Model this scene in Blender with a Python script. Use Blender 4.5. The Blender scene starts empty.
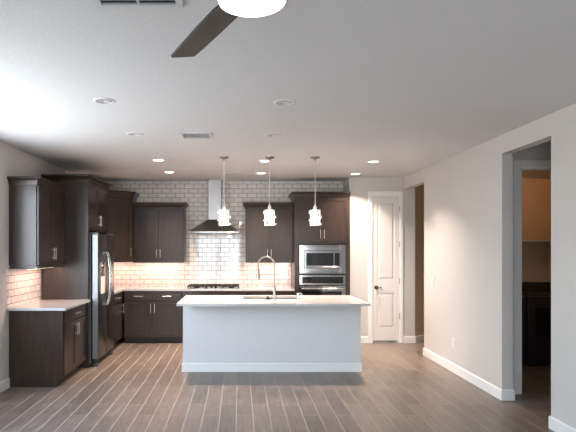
import bpy, bmesh, math, random
from mathutils import Vector, Matrix
S = bpy.context.scene
COL = S.collection
random.seed(4)
PI = math.pi

# ---------------------------------------------------------------- camera, world, exposure
cam_d = bpy.data.cameras.new('camera')
cam = bpy.data.objects.new('camera', cam_d); COL.objects.link(cam)
cam.location = (0, 0, 1.6); cam.rotation_euler = (PI/2, 0, 0)
cam_d.sensor_width = 36; cam_d.lens = 520/576*36
cam_d.shift_x = (288-239)/576; cam_d.shift_y = (248-216)/576
cam_d.clip_start = 0.05
S.camera = cam
S.view_settings.view_transform = 'Standard'
S.view_settings.look = 'None'
S.view_settings.gamma = 1
S.view_settings.use_curve_mapping = False
S.view_settings.exposure = -0.14

w = bpy.data.worlds.new('world'); S.world = w; w.use_nodes = True
nt = w.node_tree; nt.nodes.clear()
wo = nt.nodes.new('ShaderNodeOutputWorld'); bg = nt.nodes.new('ShaderNodeBackground')
tc = nt.nodes.new('ShaderNodeTexCoord'); sx = nt.nodes.new('ShaderNodeSeparateXYZ')
cr = nt.nodes.new('ShaderNodeValToRGB'); mr = nt.nodes.new('ShaderNodeMapRange')
mr.inputs[1].default_value = -1; mr.inputs[2].default_value = 1
nt.links.new(tc.outputs['Generated'], sx.inputs[0]); nt.links.new(sx.outputs[2], mr.inputs[0])
nt.links.new(mr.outputs[0], cr.inputs[0]); nt.links.new(cr.outputs[0], bg.inputs[0]); nt.links.new(bg.outputs[0], wo.inputs[0])
e = cr.color_ramp.elements
e[0].position = 0.0; e[0].color = (0.56, 0.60, 0.63, 1)
e[1].position = 1.0; e[1].color = (0.42, 0.62, 1.0, 1)
for p, c in ((0.47, (0.55, 0.58, 0.60, 1)), (0.52, (0.80, 0.92, 1.0, 1))):
    n = e.new(p); n.color = c
bg.inputs[1].default_value = 20.0

WARM = (1.0, 0.72, 0.50)
CANW, PENW, UCW, FANW = 35.0, 4.5, 5.0, 4.0

XL, XR, YB, YD, ZC = -2.65, 2.765, 9.3, 8.76, 2.79
YF = -2.75
WIN_L = (2.9, 5.55, 1.0, 2.45)      # Y0,Y1,Z0,Z1 window on the left wall
WIN_B = (-1.75, 0.05, 0.04, 2.12)    # X0,X1,Z0,Z1 door behind the viewer
WIN_C = (1.6, 2.48, 0.04, 2.12)

def portal(name, loc, rot, sx_, sy_):
    d = bpy.data.lights.new(name, 'AREA'); d.shape = 'RECTANGLE'; d.size = sx_; d.size_y = sy_
    d.cycles.is_portal = True
    o = bpy.data.objects.new(name, d); COL.objects.link(o); o.location = loc; o.rotation_euler = rot
    return o
portal('daylight_portal', (XL-0.17, (WIN_L[0]+WIN_L[1])/2, (WIN_L[2]+WIN_L[3])/2), (0, -PI/2, 0), WIN_L[3]-WIN_L[2], WIN_L[1]-WIN_L[0])
portal('daylight_portal', ((WIN_B[0]+WIN_B[1])/2, YF-0.17, (WIN_B[2]+WIN_B[3])/2), (PI/2, 0, 0), WIN_B[1]-WIN_B[0], WIN_B[3]-WIN_B[2])

portal('daylight_portal', ((WIN_C[0]+WIN_C[1])/2, YF-0.17, (WIN_C[2]+WIN_C[3])/2), (PI/2, 0, 0), WIN_C[1]-WIN_C[0], WIN_C[3]-WIN_C[2])

# ---------------------------------------------------------------- materials
def srgb(r, g, b):
    f = lambda v: (v/255/12.92) if v/255 <= 0.04045 else ((v/255+0.055)/1.055)**2.4
    return (f(r), f(g), f(b), 1)
def newmat(name):
    m = bpy.data.materials.new(name); m.use_nodes = True
    return m, m.node_tree, m.node_tree.nodes['Principled BSDF']
def N(t, k, **kw):
    n = t.nodes.new(k)
    for a, b in kw.items(): setattr(n, a, b)
    return n
def plain(name, col, rough=0.5, metal=0.0, noise=0.04, scale=8, bump=0.0, bscale=60, spec=0.5):
    m, t, p = newmat(name)
    tcn = N(t, 'ShaderNodeTexCoord'); no = N(t, 'ShaderNodeTexNoise'); no.inputs['Scale'].default_value = scale
    t.links.new(tcn.outputs['Object'], no.inputs['Vector'])
    mx = N(t, 'ShaderNodeMix', data_type='RGBA')
    mx.inputs[6].default_value = tuple(c*(1-noise) for c in col[:3])+(1,)
    mx.inputs[7].default_value = tuple(min(1, c*(1+noise)) for c in col[:3])+(1,)
    t.links.new(no.outputs[0], mx.inputs[0]); t.links.new(mx.outputs[2], p.inputs['Base Color'])
    p.inputs['Roughness'].default_value = rough; p.inputs['Metallic'].default_value = metal
    p.inputs['Specular IOR Level'].default_value = spec
    if bump:
        n2 = N(t, 'ShaderNodeTexNoise'); n2.inputs['Scale'].default_value = bscale
        n2.inputs['Detail'].default_value = 3
        t.links.new(tcn.outputs['Object'], n2.inputs['Vector'])
        b = N(t, 'ShaderNodeBump'); b.inputs['Strength'].default_value = bump; b.inputs['Distance'].default_value = 0.004
        t.links.new(n2.outputs[0], b.inputs['Height']); t.links.new(b.outputs[0], p.inputs['Normal'])
    return m
def emit(name, col, s):
    m, t, p = newmat(name)
    p.inputs['Base Color'].default_value = (*col, 1)
    p.inputs['Emission Color'].default_value = (*col, 1); p.inputs['Emission Strength'].default_value = s
    return m
def wood(name, c1, c2, rough=0.38, sc=(22, 22, 1.6), spec=0.5):
    m, t, p = newmat(name)
    tcn = N(t, 'ShaderNodeTexCoord'); mp = N(t, 'ShaderNodeMapping'); mp.inputs['Scale'].default_value = sc
    no = N(t, 'ShaderNodeTexNoise'); no.inputs['Scale'].default_value = 2.0; no.inputs['Detail'].default_value = 6
    t.links.new(tcn.outputs['Object'], mp.inputs[0]); t.links.new(mp.outputs[0], no.inputs['Vector'])
    r = N(t, 'ShaderNodeValToRGB'); r.color_ramp.elements[0].position = 0.3; r.color_ramp.elements[1].position = 0.7
    r.color_ramp.elements[0].color = c1; r.color_ramp.elements[1].color = c2
    t.links.new(no.outputs[0], r.inputs[0]); t.links.new(r.outputs[0], p.inputs['Base Color'])
    p.inputs['Roughness'].default_value = rough
    p.inputs['Specular IOR Level'].default_value = spec
    b = N(t, 'ShaderNodeBump'); b.inputs['Strength'].default_value = 0.15; b.inputs['Distance'].default_value = 0.001
    t.links.new(no.outputs[0], b.inputs['Height']); t.links.new(b.outputs[0], p.inputs['Normal'])
    return m
def brick(name, axes, bw, bh, mortar, c1, c2, cm, rough, offs=0.5, shift=(0, 0), grain=False, roughm=0.8, bump=0.6, wav=0.0, spec=0.5):
    m, t, p = newmat(name); p.inputs['Specular IOR Level'].default_value = spec
    geo = N(t, 'ShaderNodeNewGeometry'); s = N(t, 'ShaderNodeSeparateXYZ'); cb = N(t, 'ShaderNodeCombineXYZ')
    t.links.new(geo.outputs['Position'], s.inputs[0])
    for k in (0, 1):
        ad = N(t, 'ShaderNodeMath', operation='ADD'); ad.inputs[1].default_value = shift[k]
        t.links.new(s.outputs[axes[k]], ad.inputs[0]); t.links.new(ad.outputs[0], cb.inputs[k])
    br = N(t, 'ShaderNodeTexBrick'); br.offset = offs; br.offset_frequency = 2
    br.inputs['Scale'].default_value = 1; br.inputs['Brick Width'].default_value = bw; br.inputs['Row Height'].default_value = bh
    br.inputs['Mortar Size'].default_value = mortar; br.inputs['Mortar Smooth'].default_value = 0.1
    br.inputs['Color1'].default_value = c1; br.inputs['Color2'].default_value = c2; br.inputs['Mortar'].default_value = cm
    br.inputs['Bias'].default_value = 0
    t.links.new(cb.outputs[0], br.inputs['Vector'])
    out = br.outputs['Color']
    if grain:
        mp = N(t, 'ShaderNodeMapping'); mp.inputs['Scale'].default_value = (2.2, 26, 1)
        no = N(t, 'ShaderNodeTexNoise'); no.inputs['Scale'].default_value = 1.6; no.inputs['Detail'].default_value = 7; no.inputs['Distortion'].default_value = 0.6
        t.links.new(cb.outputs[0], mp.inputs[0]); t.links.new(mp.outputs[0], no.inputs['Vector'])
        rr = N(t, 'ShaderNodeMapRange'); rr.inputs[1].default_value = 0.25; rr.inputs[2].default_value = 0.75
        rr.inputs[3].default_value = 0.72; rr.inputs[4].default_value = 1.22
        t.links.new(no.outputs[0], rr.inputs[0])
        n3 = N(t, 'ShaderNodeTexVoronoi'); n3.inputs['Scale'].default_value = 2.6
        t.links.new(cb.outputs[0], n3.inputs['Vector'])
        kn = N(t, 'ShaderNodeMapRange'); kn.inputs[1].default_value = 0.0; kn.inputs[2].default_value = 0.09
        kn.inputs[3].default_value = 0.62; kn.inputs[4].default_value = 1.0
        t.links.new(n3.outputs['Distance'], kn.inputs[0])
        mm = N(t, 'ShaderNodeMath', operation='MULTIPLY'); t.links.new(rr.outputs[0], mm.inputs[0]); t.links.new(kn.outputs[0], mm.inputs[1])
        vm = N(t, 'ShaderNodeVectorMath', operation='SCALE'); t.links.new(out, vm.inputs[0]); t.links.new(mm.outputs[0], vm.inputs['Scale'])
        mx = N(t, 'ShaderNodeMix', data_type='RGBA'); t.links.new(br.outputs['Fac'], mx.inputs[0])
        t.links.new(vm.outputs[0], mx.inputs[6]); mx.inputs[7].default_value = cm
        out = mx.outputs[2]
    t.links.new(out, p.inputs['Base Color'])
    r2 = N(t, 'ShaderNodeMapRange'); r2.inputs[3].default_value = rough; r2.inputs[4].default_value = roughm
    t.links.new(br.outputs['Fac'], r2.inputs[0]); t.links.new(r2.outputs[0], p.inputs['Roughness'])
    inv = N(t, 'ShaderNodeMath', operation='SUBTRACT'); inv.inputs[0].default_value = 1; t.links.new(br.outputs['Fac'], inv.inputs[1])
    h = inv.outputs[0]
    if wav:
        nw = N(t, 'ShaderNodeTexNoise'); nw.inputs['Scale'].default_value = 9; t.links.new(cb.outputs[0], nw.inputs['Vector'])
        m3 = N(t, 'ShaderNodeMath', operation='MULTIPLY_ADD'); m3.inputs[1].default_value = wav
        t.links.new(nw.outputs[0], m3.inputs[0]); t.links.new(h, m3.inputs[2]); h = m3.outputs[0]
    b = N(t, 'ShaderNodeBump'); b.inputs['Strength'].default_value = bump; b.inputs['Distance'].default_value = 0.0015
    t.links.new(h, b.inputs['Height']); t.links.new(b.outputs[0], p.inputs['Normal'])
    return m

M = {}
M['wall'] = plain('wall_paint', srgb(204, 200, 195), 0.75, noise=0.015, bump=0.25, bscale=90)
M['ceil'] = plain('ceiling_paint', srgb(211, 211, 211), 0.85, noise=0.015, bump=0.5, bscale=45)
M['tan'] = plain('warm_lit_paint', srgb(205, 184, 158), 0.8, noise=0.015)  # warm dim light on the hall walls, mixed into their colour
M['trim'] = plain('trim_paint', srgb(236, 236, 234), 0.4, noise=0.01)
M['doorp'] = plain('door_paint', srgb(228, 224, 220), 0.42, noise=0.01)
M['isl'] = plain('island_paint', srgb(214, 215, 216), 0.5, noise=0.01)
M['floor'] = brick('wood_look_tile', (1, 0), 0.92, 0.1585, 0.0045, srgb(123, 109, 98), srgb(104, 92, 82), srgb(158, 148, 138), 0.34, offs=0.37, shift=(0.2, 0.026+1.585), grain=True, bump=0.3)
tilec = (srgb(242, 237, 232), srgb(234, 228, 222), srgb(118, 108, 100))
M['tileb'] = brick('subway_tile', (0, 2), 0.161, 0.0813, 0.0035, *tilec, 0.045, shift=(5.0, 5-0.914), wav=0.35, spec=0.7)
M['tilel'] = brick('subway_tile_side', (1, 2), 0.161, 0.0813, 0.0035, *tilec, 0.045, shift=(5.0, 5-0.914), wav=0.35, spec=0.7)
M['wood'] = wood('espresso_wood', srgb(42, 31, 26), srgb(58, 45, 37), 0.3)
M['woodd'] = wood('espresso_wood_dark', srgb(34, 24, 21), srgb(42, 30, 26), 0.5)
M['blade'] = wood('walnut_blade', srgb(30, 22, 22), srgb(42, 31, 30), 0.5, sc=(10, 10, 10))
M['quartz'] = plain('white_quartz', srgb(186, 183, 181), 0.14, noise=0.03, scale=30)
M['steel'] = plain('brushed_steel', (0.36, 0.345, 0.33, 1), 0.11, 1.0, noise=0.05)
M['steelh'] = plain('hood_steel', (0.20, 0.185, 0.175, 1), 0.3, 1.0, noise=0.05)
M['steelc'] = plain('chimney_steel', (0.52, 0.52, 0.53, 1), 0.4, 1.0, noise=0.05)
M['chrome'] = plain('chrome', (0.8, 0.8, 0.8, 1), 0.08, 1.0, noise=0.01)
M['nickel'] = plain('satin_nickel', (0.44, 0.40, 0.36, 1), 0.3, 1.0, noise=0.02)
M['fedge'] = plain('fridge_door_edge', (0.30, 0.30, 0.31, 1), 0.35, 1.0, noise=0.03)
M['pull'] = plain('pull_nickel', (0.78, 0.75, 0.72, 1), 0.38, 1.0, noise=0.02)
M['canopy'] = plain('canopy_nickel', (0.30, 0.26, 0.24, 1), 0.3, 1.0, noise=0.02)
M['blackg'] = plain('black_glass', (0.008, 0.008, 0.009, 1), 0.06, noise=0.1)
M['blackm'] = plain('black_iron', (0.007, 0.006, 0.006, 1), 0.55, noise=0.1)
M['fsteel'] = plain('fridge_dark_steel', (0.16, 0.15, 0.145, 1), 0.28, 1.0, noise=0.03)
M['fside'] = plain('fridge_side_grey', srgb(96, 97, 100), 0.42, 0.4, noise=0.03)
M['bronze'] = plain('dark_bronze', (0.10, 0.08, 0.07, 1), 0.3, 1.0, noise=0.05)
M['appl'] = plain('graphite_enamel', srgb(44, 41, 42), 0.35, noise=0.05)
M['white'] = plain('white_plastic', srgb(222, 219, 214), 0.4, noise=0.01)
M['grill'] = plain('grille_white', srgb(205, 206, 208), 0.5, noise=0.01)
M['dark'] = plain('duct_dark', srgb(85, 85, 88), 0.8, noise=0.05)
M['can'] = plain('can_baffle', srgb(225, 225, 224), 0.3, noise=0.01)
M['bulboff'] = plain('unlit_lens', srgb(160, 160, 160), 0.35, noise=0.01)
M['laun'] = plain('laundry_cabinet_laminate', srgb(205, 168, 126), 0.5, noise=0.03)
M['lit'] = emit('lit_lens', (1.0, 0.90, 0.78), 9.0)
M['strip'] = emit('strip_led', (1.0, 0.80, 0.60), 6.0)
M['opal'] = emit('opal_drum', (1.0, 0.93, 0.84), 5.0)
M['pend'] = emit('pendant_crystal', (1.0, 0.95, 0.88), 4.0)
def glassmat():
    m = bpy.data.materials.new('window_pane'); m.use_nodes = True; t = m.node_tree; t.nodes.clear()
    o = N(t, 'ShaderNodeOutputMaterial'); a = N(t, 'ShaderNodeBsdfTransparent'); g = N(t, 'ShaderNodeBsdfGlossy'); g.inputs['Roughness'].default_value = 0.02
    mx = N(t, 'ShaderNodeMixShader'); mx.inputs[0].default_value = 0.06
    t.links.new(a.outputs[0], mx.inputs[1]); t.links.new(g.outputs[0], mx.inputs[2]); t.links.new(mx.outputs[0], o.inputs[0])
    return m
M['pane'] = glassmat()

# ---------------------------------------------------------------- helpers
WP = {}
def B(): return bmesh.new()
def box(bm, x0, x1, y0, y1, z0, z1, bev=0.0, F=None, seg=1):
    m = Matrix.Translation(((x0+x1)/2, (y0+y1)/2, (z0+z1)/2)) @ Matrix.Diagonal((abs(x1-x0), abs(y1-y0), abs(z1-z0), 1))
    if F is not None: m = F @ m
    r = bmesh.ops.create_cube(bm, size=1, matrix=m)
    if bev:
        vs = set(r['verts']); es = [e_ for e_ in bm.edges if e_.verts[0] in vs and e_.verts[1] in vs]
        bmesh.ops.bevel(bm, geom=es, offset=bev, segments=seg, affect='EDGES', profile=0.5)
    return bm
def lathe(bm, prof, c=(0, 0, 0), n=32, axis='z', F=None):
    rings = []
    for r, h in prof:
        ring = []
        for k in range(n):
            a = 2*PI*k/n; u, v = r*math.cos(a), r*math.sin(a)
            p = {'z': (u, v, h), 'x': (h, u, v), 'y': (v, h, u)}[axis]
            p = Vector(p)+Vector(c)
            if F is not None: p = F @ p
            ring.append(bm.verts.new(p))
        rings.append(ring)
    for a, b in zip(rings, rings[1:]):
        for k in range(n):
            bm.faces.new((a[k], a[(k+1) % n], b[(k+1) % n], b[k]))
    if prof[0][0] > 1e-6: bm.faces.new(list(reversed(rings[0])))
    if prof[-1][0] > 1e-6: bm.faces.new(rings[-1])
    return bm
def tube(bm, pts, r, n=12, F=None):
    pts = [Vector(p) for p in pts]
    rings = []; up = Vector((0.123, 0.31, 0.94)).normalized()
    for i, p in enumerate(pts):
        d = (pts[min(i+1, len(pts)-1)]-pts[max(i-1, 0)]).normalized()
        a = d.cross(up)
        if a.length < 1e-3: a = d.cross(Vector((1, 0, 0)))
        a.normalize(); b = d.cross(a).normalized(); up = b if abs(b.dot(up)) > 0.2 and b.dot(up) > 0 else (-b if abs(b.dot(up)) > 0.2 else up)
        if b.dot(up) < 0: b = -b; a = -a
        rr = r[i] if isinstance(r, (list, tuple)) else r
        ring = []
        for k in range(n):
            t_ = 2*PI*k/n
            q = p+a*rr*math.cos(t_)+b*rr*math.sin(t_)
            if F is not None: q = F @ q
            ring.append(bm.verts.new(q))
        rings.append(ring)
    for a, b in zip(rings, rings[1:]):
        for k in range(n): bm.faces.new((a[k], a[(k+1) % n], b[(k+1) % n], b[k]))
    bm.faces.new(rings[0]); bm.faces.new(list(reversed(rings[-1])))
    return bm
def prism(bm, pts, z0, z1):
    lo = [bm.verts.new((x, y, z0)) for x, y in pts]; hi = [bm.verts.new((x, y, z1)) for x, y in pts]
    bm.faces.new(list(reversed(lo))); bm.faces.new(hi); n = len(pts)
    for k in range(n): bm.faces.new((lo[k], lo[(k+1) % n], hi[(k+1) % n], hi[k]))
    return bm
def crown(bm, path, z0, prof):
    """mitred moulding on the right-hand side of path"""
    P = [Vector(p) for p in path]; rows = []
    for i, p in enumerate(P):
        d0 = (P[i]-P[i-1]).normalized() if i else None
        d1 = (P[i+1]-P[i]).normalized() if i < len(P)-1 else None
        n0 = Vector((d0.y, -d0.x)) if d0 else None; n1 = Vector((d1.y, -d1.x)) if d1 else None
        if n0 is None: m = n1
        elif n1 is None: m = n0
        else:
            m = (n0+n1); m = m/ (m.dot(n0))
        rows.append([bm.verts.new((p.x+m.x*o, p.y+m.y*o, z0+z)) for o, z in prof])
    n = len(prof)
    for a, b in zip(rows, rows[1:]):
        for k in range(n): bm.faces.new((a[k], a[(k+1) % n], b[(k+1) % n], b[k]))
    bm.faces.new(rows[0]); bm.faces.new(list(reversed(rows[-1])))
    return bm
def link(name, bm, mat, parent=None, smooth=False):
    bmesh.ops.recalc_face_normals(bm, faces=bm.faces)
    vs = bm.verts
    lo = Vector([min(v.co[k] for v in vs) for k in range(3)]); hi = Vector([max(v.co[k] for v in vs) for k in range(3)])
    c = (lo+hi)/2
    if parent is None: c.z = lo.z
    bmesh.ops.translate(bm, verts=bm.verts, vec=-c)
    me = bpy.data.meshes.new(name); bm.to_mesh(me); bm.free()
    me.materials.append(M[mat] if isinstance(mat, str) else mat)
    if smooth:
        me.polygons.foreach_set('use_smooth', [True]*len(me.polygons))
        me.set_sharp_from_angle(angle=math.radians(38))
    o = bpy.data.objects.new(name, me); COL.objects.link(o)
    if parent is not None:
        o.parent = parent; o.location = c-WP[parent.name]
    else: o.location = c
    WP[o.name] = c.copy()
    return o
def tag(o, label, cat, group=None):
    o['label'] = label; o['category'] = cat
    if group: o['group'] = group
    return o
def thing(name, label, cat, loc, group=None):
    o = bpy.data.objects.new(name, None); COL.objects.link(o); o.location = loc; o.empty_display_size = 0.1
    WP[o.name] = Vector(loc)
    return tag(o, label, cat, group)
def struct(name, bm, mat, smooth=False):
    o = link(name, bm, mat, None, smooth); o['kind'] = 'structure'; return o
def copy_tree(o, loc, label, parent=None):
    c = o.copy(); COL.objects.link(c)
    if parent is not None: c.parent = parent
    else: c.location = loc; c['label'] = label
    for ch in list(o.children): copy_tree(ch, None, None, c)
    return c
def lamp(name, kind, parent, loc, energy, color, rot=(0, 0, 0), **kw):
    d = bpy.data.lights.new(name, kind); d.energy = energy; d.color = color
    for a, b in kw.items(): setattr(d, a, b)
    o = bpy.data.objects.new(name, d); COL.objects.link(o)
    o.parent = parent; o.location = Vector(loc)-WP[parent.name]; o.rotation_euler = rot
    return o
def frame(ox, oy, ang):
    """local: x along the face, -y out of the face, z up"""
    return Matrix.Translation((ox, oy, 0)) @ Matrix.Rotation(ang, 4, 'Z')

# ---------------------------------------------------------------- setting
struct('floor', box(B(), XL-0.15, 5.3, YF-0.15, 11.0, -0.12, 0), 'floor')
struct('ceiling', box(B(), XL-0.15, 5.3, YF-0.15, 11.0, ZC, ZC+0.15), 'ceil')
y0, y1, z0, z1 = WIN_L
bm = B(); a, b = XL-0.15, XL
box(bm, a, b, YF-0.15, y0, 0, ZC); box(bm, a, b, y1, YB+0.15, 0, ZC); box(bm, a, b, y0, y1, z1, ZC); box(bm, a, b, y0, y1, 0, z0)
struct('wall_left', bm, 'wall')
struct('wall_back', box(B(), XL, 1.98, YB, YB+0.15, 0, ZC), 'tileb')
x0, x1, z0, z1 = WIN_B
bm = B(); a, b = YF-0.15, YF
u0, u1 = WIN_C[:2]
box(bm, XL, x0, a, b, 0, ZC); box(bm, x1, u0, a, b, 0, ZC); box(bm, u1, 5.3, a, b, 0, ZC)
for p, q in ((x0, x1), (u0, u1)): box(bm, p, q, a, b, z1, ZC); box(bm, p, q, a, b, 0, z0)
struct('wall_front', bm, 'wall')
DX0, DX1, DZ = 2.245, 2.715, 2.48
bm = B()
box(bm, 1.86, DX0, YD, YD+0.12, 0, ZC); box(bm, DX1, 2.965, YD, YD+0.12, 0, ZC); box(bm, DX0, DX1, YD, YD+0.12, DZ, ZC)
box(bm, 1.86, 1.98, YD+0.12, YB, 0, ZC)
struct('wall_pantry', bm, 'wall')
struct('wall_pantry_inner', box(B(), 1.98, 2.965, 9.9, 10.0, 0, ZC), 'wall')
O2 = (4.608, 5.467); O1 = (7.77, YD); ZO = 2.595; XW = XR+0.115
bm = B()
box(bm, XR, XW, YF, O2[0], 0, ZC, 0); box(bm, XR, XW, O2[1], O1[0], 0, ZC); box(bm, XR, XW, O2[0], O2[1], ZO, ZC); box(bm, XR, XW, O1[0], O1[1], ZO, ZC)
struct('wall_right', bm, 'wall')
# hall beyond the far opening: the wall turns off at an angle
bm = B(); prism(bm, [(2.965, YD), (4.35, YD+1.385), (4.35, YD+1.55), (2.965, YD+0.165)], 0, ZC); struct('wall_hall', bm, 'tan')
struct('wall_hall_end', box(B(), 4.35, 4.47, 7.9, 11.0, 0, ZC), 'tan')
# laundry room and the small lobby in front of it
LX0, LX1, LY = 3.085, 3.95, 5.70
bm = B(); box(bm, XW, LX0, LY, LY+0.12, 0, ZC); box(bm, LX1, 5.1, LY, LY+0.12, 0, ZC); box(bm, LX0, LX1, LY, LY+0.12, 2.477, ZC)
struct('wall_lobby', bm, 'wall')
bm = B(); box(bm, XW, 5.1, 7.78, 7.9, 0, ZC); box(bm, 5.0, 5.12, LY+0.12, 7.78, 0, ZC); struct('wall_laundry', bm, 'tan')
struct('wall_light_seal', box(box(B(), 5.3, 5.42, YF-0.15, 11.12, 0, ZC), 1.98, 5.3, 11.0, 11.12, 0, ZC), 'wall')  # unseen shell, added to stop sky light leaking into pantry and laundry
bm = B(); box(bm, 4.4, 4.52, 3.6, LY, 0, ZC); box(bm, XW, 4.4, 3.6, 3.72, 0, ZC); struct('wall_lobby_side', bm, 'wall')
# tiled splash on the left wall
struct('trim_1', box(B(), XL, XL+0.008, 5.93, 6.93, 0.914, 1.40), 'tilel')
struct('trim_2', box(B(), XL, XL+0.008, 7.97, YB, 0.914, ZC), 'tilel')

def base_run(bm, p, q, h=0.112, t=0.014):
    """baseboard on the right-hand side of p->q with eased top"""
    crown(bm, [p, q], 0, [(0, 0), (t, 0), (t, h-0.012), (t*0.5, h), (0, h)])
bm = B(); crown(bm, [(XL, 6.0), (XL, y1 if False else WIN_L[1]+0.06)][::-1], 0, [(0, 0), (0.014, 0), (0.014, 0.10), (0.007, 0.112), (0, 0.112)])
struct('baseboard_left', bm, 'trim')
PB = [(0, 0), (0.014, 0), (0.014, 0.10), (0.007, 0.112), (0, 0.112)]
bm = B()
crown(bm, [(XW, O1[0]), (XR, O1[0]), (XR, O2[1]), (XW, O2[1]), (XW, LY), (LX0-0.085, LY)], 0, PB)
crown(bm, [(XW, O2[0]), (XR, O2[0]), (XR, YF)], 0, PB)
struct('baseboard_right', bm, 'trim')
bm = B(); crown(bm, [(1.86, YD), (DX0-0.075, YD)], 0, PB)
crown(bm, [(DX1+0.05, YD), (2.965, YD), (4.35, YD+1.385)], 0, PB)
struct('baseboard_back', bm, 'trim')

# casings
def casing(bm, x0, x1, zt, y, wd=0.075, t=0.018, wr=None):
    wr = wr or wd
    box(bm, x0-wd, x0, y-t, y, 0, zt+wd, 0.003); box(bm, x1, x1+wr, y-t, y, 0, zt+wd, 0.003); box(bm, x0, x1, y-t, y, zt, zt+wd, 0.003)
bm = B(); casing(bm, DX0, DX1, DZ, YD, 0.072, 0.018, 0.048); box(bm, DX0, DX0+0.012, YD, YD+0.12, 0, DZ); box(bm, DX1-0.012, DX1, YD, YD+0.12, 0, DZ); box(bm, DX0, DX1, YD, YD+0.12, DZ-0.012, DZ)
struct('trim_3', bm, 'trim')
bm = B(); casing(bm, LX0, LX1, 2.477, LY, 0.085); box(bm, LX0, LX0+0.015, LY, LY+0.12, 0, 2.477); box(bm, LX1-0.015, LX1, LY, LY+0.12, 0, 2.477); box(bm, LX0, LX1, LY, LY+0.12, 2.462, 2.477)
struct('trim_4', bm, 'trim')

# pantry door (two raised panels)
x0, x1, zb, zt, yf = DX0+0.014, DX1-0.014, 0.042, DZ-0.014, YD+0.012
bm = B(); t = 0.035; sw = 0.085
px0, px1 = x0+0.058, x1-0.085
zs = [(0.245, 0.843), (1.06, 2.375)]
px0, px1 = x0+0.07, x1-0.07
box(bm, x0, px0, yf, yf+t, zb, zt, 0.002); box(bm, px1, x1, yf, yf+t, zb, zt, 0.002)
for a, b in ((zb, zs[0][0]), (zs[0][1], zs[1][0]), (zs[1][1], zt)): box(bm, px0, px1, yf, yf+t, a, b)
dr = link('door_1', bm, 'doorp'); dr['kind'] = 'structure'
for a, b in zs:
    bm = B(); box(bm, px0, px1, yf+0.016, yf+0.03, a, b)
    # raised field with sloping edge
    o_, i_ = 0.022, 0.045
    A = [(px0+o_, a+o_), (px1-o_, a+o_), (px1-o_, b-o_), (px0+o_, b-o_)]; I = [(px0+i_, a+i_), (px1-i_, a+i_), (px1-i_, b-i_), (px0+i_, b-i_)]
    va = [bm.verts.new((x, yf+0.016, z)) for x, z in A]; vi = [bm.verts.new((x, yf+0.003, z)) for x, z in I]
    for k in range(4): bm.faces.new((va[k], va[(k+1) % 4], vi[(k+1) % 4], vi[k]))
    bm.faces.new(vi)
    # sticking around
    for (xa, xb, za, zb_) in ((px0, px0+0.012, a, b), (px1-0.012, px1, a, b), (px0, px1, a, a+0.012), (px0, px1, b-0.012, b)):
        box(bm, xa, xb, yf+0.006, yf+0.016, za, zb_)
    link('door_panel', bm, 'doorp', dr)
bm = B(); kx, kz = x0+0.055, 0.935
lathe(bm, [(0.031, 0), (0.031, -0.006), (0.014, -0.012), (0.012, -0.035), (0.026, -0.042), (0.031, -0.055), (0.026, -0.066), (0.0, -0.07)], (kx, yf, kz), 20, 'y')
link('door_knob', bm, 'bronze', dr, True)
bm = B(); lathe(bm, [(0.012, 0), (0.012, -0.02), (0.006, -0.026), (0, -0.028)], (kx+0.075, yf, kz), 12, 'y'); link('privacy_pin', bm, 'bronze', dr, True)
for hz in (0.45, 1.045, 1.665, 2.26):
    bm = B(); lathe(bm, [(0.008, -0.05), (0.008, 0.05)], (x1+0.004, yf-0.008, hz), 10); link('hinge', bm, 'nickel', dr, True)
# laundry door opening left open; sliding doors for the daylight
def slider(name, F, wdt, hgt):
    bm = B(); f = 0.06
    for a, b, c_, d_ in ((0, f, 0, hgt), (wdt-f, wdt, 0, hgt), (0, wdt, 0, f), (0, wdt, hgt-f, hgt), (wdt/2-f/2, wdt/2+f/2, 0, hgt)):
        box(bm, a, b, -0.04, 0.04, c_, d_, 0, F)
    o = struct(name, bm, 'trim')
    for k in (0, 1):
        bm = B(); box(bm, f+k*wdt/2*0.94, f+wdt/2-1.5*f+k*wdt/2*0.94, -0.006, 0.006, f, hgt-f, 0, F); link('pane', bm, 'pane', o)
slider('window_1', Matrix.Translation((XL-0.08, WIN_L[0], WIN_L[2])) @ Matrix.Rotation(PI/2, 4, 'Z'), WIN_L[1]-WIN_L[0], WIN_L[3]-WIN_L[2])
slider('window_2', Matrix.Translation((WIN_B[0], YF-0.08, WIN_B[2])), WIN_B[1]-WIN_B[0], WIN_B[3]-WIN_B[2])

slider('window_3', Matrix.Translation((WIN_C[0], YF-0.08, WIN_C[2])), WIN_C[1]-WIN_C[0], WIN_C[3]-WIN_C[2])

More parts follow.
